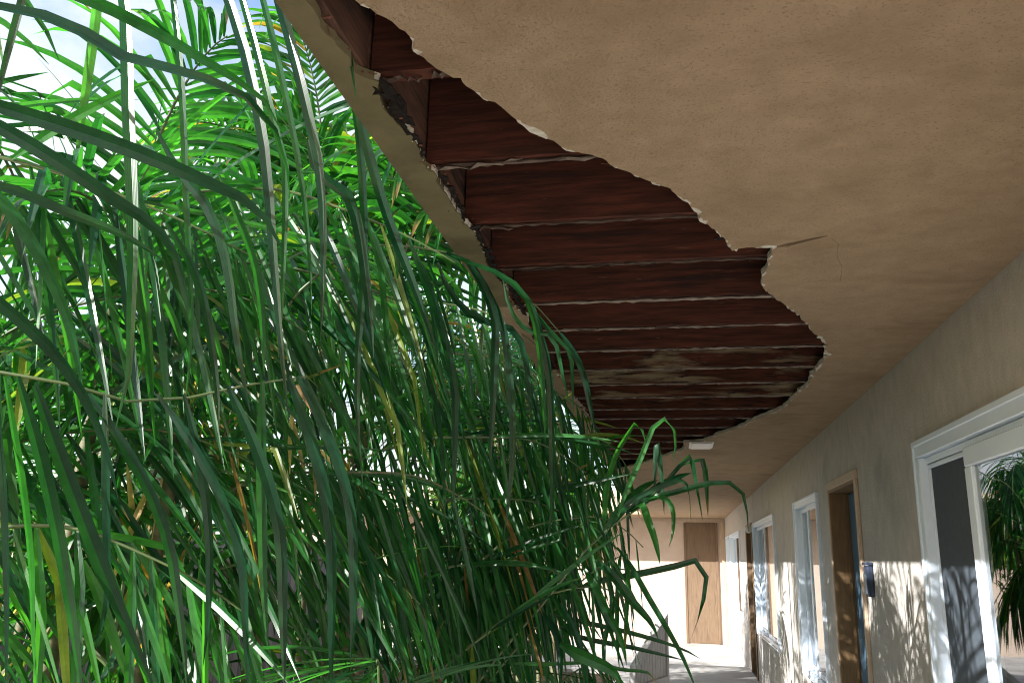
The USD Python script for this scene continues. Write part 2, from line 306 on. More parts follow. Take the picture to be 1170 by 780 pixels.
for ya, yb in ((-4, 1.5), (1.504, 4.1), (4.104, 7.2), (7.204, WING)):
    obj('rim_board', cbx(EX+.032, EX+.07, ya, yb, JZ, JZ+JH+.04), 'rim_wood', bld)
for k in range(13):                                   # deck boards lying on the joists, along the walkway
    xa = EX+.08+k*.138
    if xa < WX-.15: obj('deck_board', bx(xa, xa+.132, -.6, 8.2, JZ+JH+.002, JZ+JH+.024), 'deck_board', bld)
obj('roof', cat([bx(EX-.02, 6.0, YB, WING-.01, JZ+JH+.045, JZ+JH+.2), bx(-9, 6.0, WING-.02, YE+.2, JZ+JH+.046, JZ+JH+.2)]), 'fascia_stucco', bld)
obj('fascia', cat([cbx(EX+.001, EX+.031, YB, WING, CEIL+TH+.001, JZ+JH+.04), cbx(-9, EX-.002, WING+.001, WING+.031, CEIL+TH+.001, JZ+JH+.04)]), 'fascia_stucco', bld)

# torn black felt hanging at the outer lip, and rusty lath bits along it
def onlip(pts, dz, step=.018):
    Q = [at_z(u, v, CEIL-.006) for u, v in pts]; out = []
    for a, b in zip(Q[:-1], Q[1:]):
        n = max(2, int(np.linalg.norm(b-a)/step)); out += [a+(b-a)*i/n for i in range(n)]
    out.append(Q[-1]); out = np.array(out)
    out[:, 2] += dz
    return out
for pts, w, sd in (([(422,100),(430,104),(437,113),(447,118),(452,132),(459,143)], .011, 1), ([(436,92),(441,104),(452,116),(459,128),(468,143)], .012, 2), ([(455,138),(466,150),(476,165),(484,182)], .007, 3), ([(503,200),(516,222),(530,250)], .006, 4), ([(541,262),(556,290),(566,308),(576,326)], .012, 5), ([(578,318),(590,342),(600,360)], .010, 6), ([(612,385),(622,402),(632,424)], .012, 7)):
    P = onlip(pts, .002); r = random.Random(sd)
    P += np.array([[r.uniform(-.006, .006), r.uniform(-.006, .006), r.uniform(-.004, .01)] for _ in P])
    obj('torn_felt', strip(P, [w*r.uniform(.5, 1.3) for _ in P], seed=sd), 'torn_felt', bld)
bits = []; r = random.Random(77)
outer_line = sg.LineString(P_out)
for k in range(130):
    p = outer_line.interpolate(r.random()**.8, normalized=True)
    m = trimesh.creation.icosphere(1, r.uniform(.0012, .0032)*(1 if p.y < 2.6 else 1.7)); m.apply_scale([r.uniform(.6, 2.2), r.uniform(.6, 2.2), r.uniform(.6, 1.5)])
    m.apply_translation([p.x+r.uniform(-.008, .02), p.y+r.uniform(-.01, .01), CEIL+r.uniform(-.006, .03)]); bits.append(m)
for k in range(60):
    p = outer_line.interpolate(r.random(), normalized=True); a = np.array([p.x, p.y, CEIL+.012]); d = np.array([r.uniform(-.3, 1), r.uniform(-1, 1), r.uniform(-.5, .3)])*r.uniform(.015, .05)
    bits.append(tube([a, a+d*.5+[0, 0, r.uniform(-.01, .006)], a+d], .0012, 4))
obj('rusty_lath', cat(bits), 'rusty_wire', bld, kind='stuff')

# wall with its openings
OPEN = [('slider', 2.75, 4.13, SILL, HEAD), ('door', 5.50, 6.41, 0, HEAD-.02), ('window', 6.94, 8.25, SILL, HEAD), ('window', 10.0, 12.6, SILL, HEAD), ('brown', 12.93, 13.83, 0, HEAD-.02), ('window', 15.3, 17.9, SILL, HEAD), ('window', 18.3, 19.3, SILL, HEAD)]
wall2d = sg.box(YB, -.4, YE+.2, JZ+JH+.03)
for _, a, b, c, d in OPEN: wall2d = wall2d.difference(sg.box(a, c, b, d))
m = trimesh.creation.extrude_polygon(wall2d, .2, engine='earcut')          # (y, z, x)
m.vertices = np.c_[m.vertices[:, 2]+WX+.0005, m.vertices[:, 0], m.vertices[:, 1]]; m.fix_normals()
obj('wall', m, 'wall_stucco', bld)
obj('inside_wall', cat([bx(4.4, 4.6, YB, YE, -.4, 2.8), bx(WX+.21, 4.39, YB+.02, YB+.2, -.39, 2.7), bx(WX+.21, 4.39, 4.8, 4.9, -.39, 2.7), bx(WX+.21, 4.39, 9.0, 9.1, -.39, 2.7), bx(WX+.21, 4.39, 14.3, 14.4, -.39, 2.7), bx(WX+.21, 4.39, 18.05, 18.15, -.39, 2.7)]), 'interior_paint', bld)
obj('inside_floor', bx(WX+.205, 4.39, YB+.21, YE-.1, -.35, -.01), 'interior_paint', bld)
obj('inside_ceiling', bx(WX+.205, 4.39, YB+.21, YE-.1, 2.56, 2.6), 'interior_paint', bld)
obj('end_wall', bx(-9, WX+.0, YE, YE+.2, -.4, JZ+JH+.03), 'end_wall_paint', bld)
# trim round the end of the walkway
obj('end_trim', cat([cbx(-.72, WX-.003, YE-.09, YE-.002, CEIL-.085, CEIL-.002), cbx(WX-.075, WX-.004, YE-.088, YE-.003, FLOOR2+.002, CEIL-.087)]), 'tan_casing', bld)

def frame_yz(xa, xb, y0, y1, z0, z1, w, c=.004, wb=None):
    """a rectangular frame in the wall plane, members butted end to end"""
    wb = w if wb is None else wb
    return cat([cbx(xa, xb, y0, y1, z1-w, z1, c), cbx(xa, xb, y0, y1, z0, z0+wb, c), cbx(xa, xb, y0, y0+w, z0+wb, z1-w, c), cbx(xa, xb, y1-w, y1, z0+wb, z1-w, c)])
def window(y0, y1, z0, z1, proud=.014, fw=.058, cur=None):
    w = obj('window', frame_yz(WX-proud, WX+.075, y0-.012, y1+.012, z0-.012, z1+.012, fw), 'white_vinyl', bld)
    obj('frame_lip', frame_yz(WX-proud-.012, WX-proud+.006, y0-.013, y1+.013, z0-.013, z1+.013, .02, .003), 'white_vinyl', w)
    a, b, c, d = y0+fw-.012, y1-fw+.012, z0+fw-.012, z1-fw+.012; mid = (a+b)/2
    obj('sash', frame_yz(WX+.005, WX+.03, a+.001, mid+.02, c+.001, d-.001, .045), 'white_vinyl', w)
    obj('sash', frame_yz(WX+.036, WX+.062, mid-.02, b-.001, c+.001, d-.001, .04), 'white_vinyl', w)
    obj('pane', bx(WX+.015, WX+.019, a+.045, mid-.025, c+.045, d-.045), 'window_glass', w)
    obj('pane', bx(WX+.047, WX+.051, mid+.02, b-.04, c+.04, d-.04), 'window_glass', w)
    if cur:
        n = 40; ys = np.linspace(a, a+(b-a)*cur, n); xs = WX+.16+.012*np.sin(np.arange(n)*1.7)
        V = np.vstack([np.c_[xs, ys, np.full(n, c)], np.c_[xs, ys, np.full(n, d)], np.c_[xs+.003, ys, np.full(n, c)], np.c_[xs+.003, ys, np.full(n, d)]])
        F = [[i, i+1, n+i+1] for i in range(n-1)]+[[i, n+i+1, n+i] for i in range(n-1)]+[[2*n+i, 3*n+i+1, 2*n+i+1] for i in range(n-1)]+[[2*n+i, 3*n+i, 3*n+i+1] for i in range(n-1)]
        obj('curtain', trimesh.Trimesh(V, F, process=False), 'curtain_cloth', w)
    return w
# big sliding glass door, nearest
_, y0, y1, z0, z1 = OPEN[0]
w = obj('sliding_window', frame_yz(WX-.014, WX+.07, y0-.015, y1+.015, z0-.04, z1+.015, .075, .004), 'white_vinyl', bld)
obj('frame_lip', frame_yz(WX-.021, WX-.0125, y0-.017, y1+.017, z0-.042, z1+.017, .026, .003), 'white_vinyl', w)
obj('head_track', cat([cbx(WX+.0135, WX+.0195, y0+.061, y1-.061, z1-.09, z1-.0615, .002), cbx(WX+.046, WX+.05, y0+.061, y1-.061, z1-.09, z1-.0615, .002)]), 'white_vinyl', w)
a, b, c, d = y0+.0605, y1-.0605, z0+.036, z1-.0605; mid = 3.45
obj('screen_panel', frame_yz(WX+.021, WX+.041, mid-.02, b-.001, c+.001, d-.03, .02), 'white_vinyl', w)
obj('insect_screen', bx(WX+.030, WX+.032, mid+.0, b-.021, c+.021, d-.05), 'insect_screen', w)
s = obj('sliding_panel', frame_yz(WX-.012, WX+.018, a+.001, mid+.03, c+.001, d-.031, .075, .005), 'white_vinyl', w)
obj('pane', bx(WX+.002, WX+.007, a+.07, mid-.043, c+.07, d-.1), 'window_glass', w)
obj('pull_latch', cbx(WX-.03, WX-.0125, mid-.028, mid-.008, 1.05, 1.15, .004), 'dark_metal', w)
for _, y0, y1, z0, z1 in [o for o in OPEN if o[0] == 'window']: window(y0, y1, z0, z1, cur=.45 if y0 < 8 else .5)
# recessed door with tan casing
def recessed_door(y0, y1, z1, zf, casing, jamb, leaf, name):
    dr = obj(name, cat([cbx(WX-.02, WX-.0005, y0-.055, y1+.055, z1, z1+.055), cbx(WX-.02, WX-.0005, y0-.055, y0, zf+.003, z1-.001), cbx(WX-.02, WX-.0005, y1, y1+.055, zf+.003, z1-.001)]), casing, bld)
    obj('jamb', cat([bx(WX-.012, WX+.196, y0+.001, y0+.022, zf+.002, z1-.023), bx(WX-.012, WX+.196, y1-.022, y1-.001, zf+.002, z1-.023), bx(WX-.012, WX+.196, y0+.001, y1-.001, z1-.022, z1-.001)]), jamb, dr)
    obj('door_stop', cat([bx(WX+.085, WX+.1, y1-.034, y1-.0225, zf+.002, z1-.024), bx(WX+.085, WX+.1, y0+.0225, y0+.034, zf+.002, z1-.024)]), jamb, dr)
    lf = obj('door_leaf', cbx(WX+.115, WX+.155, y0+.025, y1-.025, zf+.012, z1-.025), leaf, dr)
    for (za, zb) in ((.25, .95), (1.1, 1.9)):
        for (ya, yb) in ((y0+.13, (y0+y1)/2-.05), ((y0+y1)/2+.05, y1-.13)):
            obj('raised_panel', cbx(WX+.108, WX+.118, ya, yb, za, zb, .009), leaf, lf)
    kb = trimesh.creation.icosphere(2, .028); kb.apply_translation([WX+.07, y0+.09, 1.0]); st = trimesh.creation.cylinder(.011, .05); st.apply_transform(trimesh.transformations.rotation_matrix(math.pi/2, [0, 1, 0])); st.apply_translation([WX+.095, y0+.09, 1.0])
    obj('knob', cat([kb, st]), 'dark_metal', lf, smooth=40)
    obj('threshold', bx(WX-.01, WX+.19, y0+.023, y1-.023, zf+.001, zf+.0115), 'dark_metal', dr)
recessed_door(5.50, 6.41, HEAD-.02, 0, 'tan_casing', 'dark_jamb', 'blue_paint', 'door')
recessed_door(12.93, 13.83, HEAD-.02, 0, 'dark_jamb', 'brown_door_paint', 'brown_door_paint', 'door')
# door in the end wall
xa, xb = at(786, 690, YE)[0], at(820, 690, YE)[0]
de = obj('end_door', cat([cbx(xa-.05, xa, YE-.03, YE-.001, FLOOR2+.003, 2.44), cbx(xb, xb+.05, YE-.03, YE-.001, FLOOR2+.003, 2.44)]), 'brown_door_paint', bld)
obj('door_leaf', cbx(xa+.001, xb-.001, YE-.02, YE-.0015, FLOOR2+.015, CEIL-.09), 'brown_door_paint', de)

# things on the wall and ceiling
mb = thing('wall_mailbox', 'small dark blue mailbox on the stucco wall right of the brown-cased door', 'mailbox')
obj('box', cbx(WX-.036, WX-.001, 5.22, 5.32, 1.405, 1.575, .008), 'mailbox_blue', mb)
lid = cbx(WX-.042, WX-.001, 5.214, 5.326, 1.577, 1.594, .005); obj('lid', lid, 'mailbox_blue', mb)
obj('door_flap', cbx(WX-.041, WX-.0365, 5.23, 5.31, 1.42, 1.53, .003), 'blue_paint', mb)
q = at_z(801, 507.5, CEIL)
cl = thing('ceiling_light', 'flat white rectangular light fitting on the ceiling just past the hole', 'ceiling light')
obj('base', cbx(q[0]-.1, q[0]+.1, q[1]-.2, q[1]+.2, CEIL-.010, CEIL-.0005, .003), 'lamp_white', cl)
obj('cover', cbx(q[0]-.085, q[0]+.085, q[1]-.185, q[1]+.185, CEIL-.018, CEIL-.0105, .003), 'lamp_white', cl)
wl = thing('wall_lamp', 'small white wall lamp between a white window and the far brown door', 'wall lamp')
obj('back_plate', cbx(WX-.014, WX-.0005, 12.72, 12.82, 2.0, 2.12, .005), 'lamp_white', wl)
g_ = trimesh.creation.icosphere(2, .045); g_.apply_scale([1, 1, 1.25]); g_.apply_translation([WX-.06, 12.77, 2.05]); obj('globe', g_, 'lamp_white', wl, smooth=True)
# grey slatted gate half way down the walkway
ga = thing('slatted_gate', 'weathered grey slatted wooden gate with a sloping top, half way down the walkway', 'gate')
A, B = np.array([-.36, 7.55]), np.array([-.12, 8.3]); ang = -math.atan2(B[0]-A[0], B[1]-A[1]); Lg = float(np.linalg.norm(B-A))
Rz = trimesh.transformations.rotation_matrix(ang, [0, 0, 1])
top = lambda y_: .70+.36*(y_/Lg+.5)
def placed(m): m.apply_transform(Rz); m.apply_translation([*(A+B)/2, 0]); return m
for k in range(11):
    ya = -Lg/2+k*Lg/11+.006; yb = ya+Lg/11-.012
    m = trimesh.convex.convex_hull(np.array([[x_, y_, z_] for x_ in (-.009, .009) for y_ in (ya, yb) for z_ in (.05, top(y_))])); obj('slat', placed(m), 'grey_slat_wood', ga)
m = trimesh.convex.convex_hull(np.array([[x_, y_, top(y_)+z_] for x_ in (-.03, .03) for y_ in (-Lg/2-.03, Lg/2+.03) for z_ in (.003, .035)])); obj('top_rail', placed(m), 'grey_slat_wood', ga)
for zz in (.14, .5): obj('rail', placed(cbx(.0095, .035, -Lg/2, Lg/2, zz, zz+.07, .004)), 'grey_slat_wood', ga)
for y_ in (-Lg/2-.028, Lg/2+.028): obj('post', placed(cbx(-.025, .025, y_-.025, y_+.025, 0, top(y_)-.002, .004)), 'grey_slat_wood', ga)

# ------------------------------------------------------------------ leaves
SEG = 7
_prof = np.interp(np.linspace(0, 1, SEG+1), [0, .08, .3, .6, .85, 1], [.35, .75, 1, .9, .55, .04])
def leaflet(P0, D0, length, width, droop, side, twist=0.0, kink=None, fold=.32):
    """a strap leaf: folded along its midrib, bending under its weight. Returns (V, F)."""
    n = SEG; P = [np.asarray(P0, float)]; d = np.asarray(D0, float)/np.linalg.norm(D0); T = [d]
    for i in range(n):
        g = droop*(.45+1.1*i/n)
        if kink is not None and i == kink: g += 1.3
        d = d+np.array([0, 0, -g]); d /= np.linalg.norm(d)
        P.append(P[-1]+d*length/n); T.append(d)
    return ribbon(np.array(P), width, side, twist, fold, np.array(T))
def ribbon(P, width, side, twist=0.0, fold=.32, T=None):
    if T is None:
        T = np.gradient(P, axis=0); T /= np.linalg.norm(T, axis=1, keepdims=True)
    m = len(P); prof = _prof if m == SEG+1 else np.interp(np.linspace(0, 1, m), np.linspace(0, 1, SEG+1), _prof)
    S = np.asarray(side, float)[None]-T*(T@np.asarray(side, float))[:, None]; S /= np.maximum(np.linalg.norm(S, axis=1, keepdims=True), 1e-6)
    N = np.cross(S, T); a = twist*np.linspace(0, 1, m)[:, None]
    S, N = S*np.cos(a)+N*np.sin(a), N*np.cos(a)-S*np.sin(a)
    w = (prof*width/2)[:, None]; c, s = math.cos(fold), math.sin(fold)
    Lf, Rt = P-S*w*c+N*w*s, P+S*w*c+N*w*s
    return Lf, P, Rt
def pack(leaves, tints):
    """leaves -> arrays with a hard midrib and smooth along the blade"""
    V, Nn, F, C, B_ = [], [], [], [], []; o = 0; rr = np.random.default_rng(len(leaves))
    for (Lf, M, Rt), c in zip(leaves, tints):
        m = len(M); al = np.linspace(0, 1, m); c = np.asarray(c, float)[None]*np.ones((m, 1))
        if rr.random() < .4:
            k = np.clip((al-rr.uniform(.72, .95))/.12, 0, 1)[:, None]; c = c*(1-k)+np.array([.17, .11, .05])*k
        hs = 0
        for A, B in ((Lf, M), (M, Rt)):
            T = np.gradient((A+B)/2, axis=0); nn = np.cross(B-A, T); nn /= np.maximum(np.linalg.norm(nn, axis=1, keepdims=True), 1e-9)
            V += [A, B]; Nn += [nn, nn]; C.append(np.vstack([c, c])); a0, a1 = ((-1, 0), (0, 1))[hs]; hs += 1; B_.append(np.vstack([np.c_[np.full(m, a0), al, al*0], np.c_[np.full(m, a1), al, al*0]]))
            i = np.arange(m-1)
            F.append(np.vstack([np.c_[o+i, o+m+i, o+m+i+1], np.c_[o+i, o+m+i+1, o+i+1]])); o += 2*m
    return np.vstack(V), np.vstack(F), np.vstack(Nn), np.vstack(C), np.vstack(B_)
def leaf_prim(name, leaves, tints, mat, parent=None, **cd):
    V, F, N, C, B_ = pack(leaves, tints)
    M = UsdGeom.Mesh.Define(stage, path_of(name, parent))
    M.CreatePointsAttr(Vt.Vec3fArray.FromNumpy(V.astype(np.float32))); M.CreateFaceVertexCountsAttr(Vt.IntArray.FromNumpy(np.full(len(F), 3, np.int32))); M.CreateFaceVertexIndicesAttr(Vt.IntArray.FromNumpy(F.astype(np.int32).ravel()))
    M.CreateSubdivisionSchemeAttr('none'); M.CreateNormalsAttr(Vt.Vec3fArray.FromNumpy(N.astype(np.float32))); M.SetNormalsInterpolation('vertex')
    UsdGeom.PrimvarsAPI(M).CreatePrimvar('tint', Sdf.ValueTypeNames.Color3fArray, 'vertex').Set(Vt.Vec3fArray.FromNumpy(C.astype(np.float32)))
    UsdGeom.PrimvarsAPI(M).CreatePrimvar('blade', Sdf.ValueTypeNames.Color3fArray, 'vertex').Set(Vt.Vec3fArray.FromNumpy(B_.astype(np.float32)))
    UsdShade.MaterialBindingAPI.Apply(M.GetPrim()).Bind(UsdShade.Material.Get(stage, LK+mat))
    for k, v in cd.items(): M.GetPrim().SetCustomDataByKey(k, v)
    return M.GetPrim()
def leaf_tint(r, kind=0):
    t = r.random()
    if t < .012: c = np.array([.20, .115, .045])                       # dead and brown
    elif t < .045: c = np.array([.12, .16, .035])                       # yellowing
    else:
        k = r.random()**1.3; c = (1-k)*np.array([.005, .040, .018])+k*np.array([.028, .128, .030])
    if kind == 1: c = c*np.array([1.3, 1.2, .9])
    return c*r.uniform(.85, 1.15)

def blocked(Lf, M, Rt, free=False):
    """leaves do not grow through the roof, the wall or the photographer"""
    X, Y, Z = M[:, 0], M[:, 1], M[:, 2]
    if np.any(np.linalg.norm(M-CAM, axis=1) < .62): return True
    if np.any((X > EX-.06) & (Z > CEIL-.05) & (Y < WING+.1)): return True
    if free: return False
    lim = np.where(Y < 3.1, -.66, np.where(Y < 4.6, -.14,  np.where(Y < 6.5, -.32, -.74)))
    return bool(np.any(X > lim)) or bool(np.any(Z < -.18))

class Frond:
    def __init__(s, base, az, elev, length, droop=.10, n=44, ll=.62, lw=.033, ld=.16, seed=0, petiole=.22, spread=1.0, down=0.0, free=False, tilt=0.0, kind=0):
        r = random.Random(seed); m = 15; d = np.array([math.sin(az)*math.cos(elev), math.cos(az)*math.cos(elev), math.sin(elev)]); P = [np.asarray(base, float)]; T = [d]
        for i in range(m):
            d = d+np.array([0, 0, -droop*(.25+1.5*i/m)]); d /= np.linalg.norm(d); P.append(P[-1]+d*length/m); T.append(d)
        s.P, s.T = np.array(P), np.array(T); s.r0 = .010*length/2+.004; s.leaves, s.tints = [], []
        shade = r.uniform(.85, 1.15)
        for k in range(n):
            t = petiole+(1-petiole)*(k+.5)/n; x = t*m; i = min(int(x), m-1); f = x-i
            p = s.P[i]*(1-f)+s.P[i+1]*f; tt = s.T[i]*(1-f)+s.T[i+1]*f; tt /= np.linalg.norm(tt)
            side = np.cross(tt, [0, 0, 1.0]); nn_ = np.linalg.norm(side); side = side/nn_ if nn_ > .05 else np.array([math.cos(az), -math.sin(az), 0]); up = np.cross(side, tt)
            side, up = side*math.cos(tilt)+up*math.sin(tilt), up*math.cos(tilt)-side*math.sin(tilt)
            q = (t-petiole)/(1-petiole); L = ll*np.interp(q, [0, .15, .5, .85, 1], [.7, .95, 1, .72, .4]); W = lw*np.interp(q, [0, .3, .8, 1], [.85, 1, .9, .55])
            for sgn in (-1, 1):
                a = math.radians(np.interp(q, [0, .5, 1], [68, 52, 22])+r.uniform(-9, 9))*spread
                D = math.cos(a)*tt+math.sin(a)*sgn*side*(1-.45*min(down, 1))+up*r.uniform(.0, .34)-np.array([0, 0, down*r.uniform(.6, 1.35)]); D /= np.linalg.norm(D)
                lf = leaflet(p+sgn*side*.004, D, L*r.uniform(.85, 1.12), W*r.uniform(.85, 1.1), ld*r.uniform(.7, 1.4), np.cross(D, up)*1.0 if abs(D@up) < .9 else side, r.uniform(-.5, .5), kink=r.choice((2, 3, 4)) if r.random() < .16 else None)
                if not blocked(*lf, free=free): s.leaves.append(lf); s.tints.append(leaf_tint(r, kind)*shade)
        s.free = free

def palm(label, canes, fronds, extra=(), group=None, individual=300, name='palm'):
    """canes: list of (points, radius); fronds: list of Frond. The largest-looking leaflets are parts of their frond; what is left is one mass."""
    t = thing(name, label, 'palm', group)
    for P, rr in canes:
        P = np.asarray(P, float); n = 14; q = np.linspace(0, 1, len(P)); tt = np.linspace(0, 1, n*3); PP = np.stack([np.interp(tt, q, P[:, k]) for k in range(3)], 1)
        rad = rr*np.interp(tt, [0, .1, 1], [1.25, 1, .8])*np.where(np.arange(n*3) % 3 == 0, 1.12, 1.0)
        obj('cane', tube(PP, rad, 8), 'cane_bark', t, smooth=50)
    size = []
    for fi, f in enumerate(fronds):
        for li, (Lf, M, Rt) in enumerate(f.leaves):
            pr = project(M); ok = (pr[:, 2] > .3) & (pr[:, 0] > -20) & (pr[:, 0] < 1190) & (pr[:, 1] > -20) & (pr[:, 1] < 800)
            px = 0.0
            if ok.sum() > 1: px = np.linalg.norm(np.diff(pr[ok][:, :2], axis=0), axis=1).sum()*np.linalg.norm(Rt-Lf, axis=1).max()/max(pr[ok][:, 2].min(), .3)
            size.append((px, fi, li))
    size.sort(reverse=True); keep = {(fi, li) for px, fi, li in size[:individual] if px > .7}
    rest, rt = [], []
    for fi, f in enumerate(fronds):
        P = f.P
        last = 0
        fr = obj('frond', tube(P, np.linspace(f.r0, .0022, len(P)), 6), 'rachis_green', t, smooth=50)
        for li, lf in enumerate(f.leaves):
            if (fi, li) in keep: leaf_prim('leaflet', [lf], [f.tints[li]], 'palm_leaf', fr)
            else: rest.append(lf); rt.append(f.tints[li])
    if rest: leaf_prim('leaflet_mass', rest, rt, 'palm_leaf', t, kind='stuff')
    return t

def crown(base, n, seed, length=(1.5, 2.1), elev=(30, 78), ll=.62, lw=.033, ld=.16, az0=None, droop=(.10, .2), nleaf=40, kind=0, down=0.0):
    r = random.Random(seed); out = []; a0 = r.uniform(0, 6.28)
    for k in range(n):
        az = a0+k*2.4+r.uniform(-.3, .3) if az0 is None else r.uniform(*az0)
        e = math.radians(elev[0]+(elev[1]-elev[0])*((k+.5)/n)+r.uniform(-6, 6))
        L = r.uniform(*length); b = np.asarray(base, float)+[r.uniform(-.04, .04), r.uniform(-.04, .04), r.uniform(-.15, .12)]
        # a frond that would push in under the roof leans back instead
        tip = b+np.array([math.sin(az), math.cos(az)])@np.eye(2, 3)*0 if False else b
        end = b[0]+math.sin(az)*math.cos(e)*L*.95
        if end > -.85: az = -az if math.sin(az) > 0 else az
        out.append(Frond(b, az, e, L, droop=r.uniform(*droop), n=nleaf, ll=ll*r.uniform(.85, 1.15), lw=lw, ld=ld*r.uniform(.8, 1.3), seed=seed*131+k, tilt=r.uniform(-.4, .4), kind=kind, down=down, petiole=.3 if down else .22))
    return out
def cane(x, y, h, lean, seed, r=.028):
    q = random.Random(seed); dx, dy = lean
    return ([[x, y, -.22], [x+dx*.25, y+dy*.25, h*.35], [x+dx*.6, y+dy*.6, h*.7], [x+dx, y+dy, h]], r), (x+dx, y+dy, h)

class Hand:
    """a frond whose rachis and leaflets are given one by one"""
    def __init__(s, rachis, r0=.008, seed=0):
        P = smooth_line(np.array(rachis, float), 14); s.P, s.r0, s.leaves, s.tints = P, r0, [], []; s.r = random.Random(seed)
    def leaf(s, P, width, tint=None, flat=.5):
        P = smooth_line(np.asarray(P, float), 11); r = s.r
        T = P[-1]-P[0]; mid = P[len(P)//2]-CAM; side = np.cross(mid/np.linalg.norm(mid), T/np.linalg.norm(T)); side /= np.linalg.norm(side)
        side = side+flat*r.uniform(-1, 1)*mid/np.linalg.norm(mid)
        s.leaves.append(ribbon(P, width, side, r.uniform(-.5, .5), .3)); s.tints.append(leaf_tint(r) if tint is None else np.array(tint))
def smooth_line(P, n):
    from scipy.interpolate import PchipInterpolator
    d = np.r_[0, np.cumsum(np.linalg.norm(np.diff(P, axis=0), axis=1))]
    return PchipInterpolator(d, P, axis=0)(np.linspace(0, d[-1], n))
class Curtain:
    """a long frond lying out sideways, its straight blades hanging from both sides of the rachis"""
    def __init__(s, pts, n=29, ll=.82, lw=.0235, lean=.5, seed=0, skip=.12, kind=0, droop=.03):
        r = random.Random(seed); P = smooth_line(np.array(pts, float), 26); s.P, s.r0, s.leaves, s.tints = P, .009, [], []
        T = np.gradient(P, axis=0); T /= np.linalg.norm(T, axis=1, keepdims=True); shade = r.uniform(.85, 1.15)
        for k in range(n):
            t = skip+(1-skip)*(k+.5)/n; x = t*25; i = min(int(x), 24); f = x-i; p = P[i]*(1-f)+P[i+1]*f; tt = T[i]; side = np.cross(tt, [0, 0, 1.0]); side /= max(np.linalg.norm(side), 1e-6); q = (t-skip)/(1-skip)
            for sg_ in (-1, 1):
                D = tt*lean*r.uniform(.5, 1.5)+side*sg_*r.uniform(.08, .5)-np.array([0, 0, r.uniform(.75, 1.1)]); 
                if r.random() < .16: D = tt*.9+side*sg_*.6+np.array([0, 0, r.uniform(-.1, .5)])
                lf = leaflet(p, D, ll*np.interp(q, [0, .2, .7, 1], [.8, 1, .95, .55])*r.uniform(.75, 1.15), lw*np.interp(q, [0, .6, 1], [1, 1, .7])*r.uniform(.75, 1.2), droop*r.uniform(.4, 2.2), np.cross(D, side)+side*r.uniform(-1.2, 1.2)+tt*r.uniform(-.6, .6), r.uniform(-.9, .9), kink=r.choice((2, 3, 4, 5)) if r.random() < .13 else None)
                if not blocked(*lf): s.leaves.append(lf); s.tints.append(leaf_tint(r, kind)*shade)
def curtains(rows, seed, **kw):
    out = []
    for k, (crown_at, pts, Y0, Y1, opt) in enumerate(rows):
        Y = np.linspace(Y0, Y1, len(pts)); out.append(Curtain(([crown_at] if crown_at is not None else [])+[at(u, v, y_) for (u, v), y_ in zip(pts, Y)], seed=seed+k, **{**kw, **opt}))
    return out
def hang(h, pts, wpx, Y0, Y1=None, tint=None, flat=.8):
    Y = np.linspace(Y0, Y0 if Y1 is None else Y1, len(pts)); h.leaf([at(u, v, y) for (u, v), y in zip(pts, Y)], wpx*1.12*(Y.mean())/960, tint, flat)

def cane_set(x, y, specs, seed, **kw):
    canes, fr = [], []
    for k, (dx, dy, h, lx, ly, nf, kk) in enumerate(specs):
        c, top = cane(x+dx, y+dy, h, (lx, ly), seed+k); canes.append(c); fr += crown(top, nf, seed*10+k, **{**kw, **kk})
    return canes, fr
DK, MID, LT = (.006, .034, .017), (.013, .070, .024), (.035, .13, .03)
TALL = dict(elev=(25, 80), length=(1.2, 1.7), ld=.2, ll=.62, nleaf=28)
PEND = dict(elev=(20, 60), length=(1.2, 1.7), ld=.10, ll=.86, droop=(.09, .17), down=1.25, nleaf=32)
LOW = dict(elev=(40, 80), length=(1.0, 1.6), ld=.06, ll=.62, down=.3, nleaf=24)

# nearest palm, at the left edge: straps that cross the sky
c_, f_ = cane_set(-1.95, 1.25, [(0, 0, 2.3, -.05, .1, 1, TALL), (-.25, .3, 2.9, -.1, .1, 2, TALL), (.1, .35, .8, .05, .1, 3, LOW)], 3, lw=.034)
f_ += curtains([((-1.95, 1.9, .9), [(-60, 560), (40, 500), (160, 490), (290, 530)], 2.2, 2.4, dict(lean=.7)), ((-2.0, 1.35, 2.3), [(-120, 150), (40, 190), (180, 240), (300, 300)], 1.7, 2.0, {}),
                ((-1.95, 1.7, .9), [(-100, 620), (60, 600), (180, 640), (280, 700)], 1.7, 1.9, dict(ll=.6, kind=1)), ((-1.9, 1.6, 1.1), [(-40, 420), (80, 350), (230, 330), (350, 380)], 2.1, 2.3, dict(lean=.8))], 300)
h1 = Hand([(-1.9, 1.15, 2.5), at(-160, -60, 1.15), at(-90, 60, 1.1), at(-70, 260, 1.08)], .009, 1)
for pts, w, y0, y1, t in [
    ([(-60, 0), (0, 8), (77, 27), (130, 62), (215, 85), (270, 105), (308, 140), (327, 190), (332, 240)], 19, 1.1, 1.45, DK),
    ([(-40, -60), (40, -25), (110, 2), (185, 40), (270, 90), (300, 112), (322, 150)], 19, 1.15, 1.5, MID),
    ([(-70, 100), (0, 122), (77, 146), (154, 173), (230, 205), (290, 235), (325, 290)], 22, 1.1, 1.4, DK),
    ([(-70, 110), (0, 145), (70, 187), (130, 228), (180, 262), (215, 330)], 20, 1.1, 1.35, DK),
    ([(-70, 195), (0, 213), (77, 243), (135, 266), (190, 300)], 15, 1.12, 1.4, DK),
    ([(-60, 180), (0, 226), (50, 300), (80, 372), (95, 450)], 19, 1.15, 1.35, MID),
    ([(-50, 300), (0, 345), (60, 400), (110, 480), (135, 570)], 18, 1.15, 1.35, DK)]: hang(h1, pts, w, y0, y1, t)
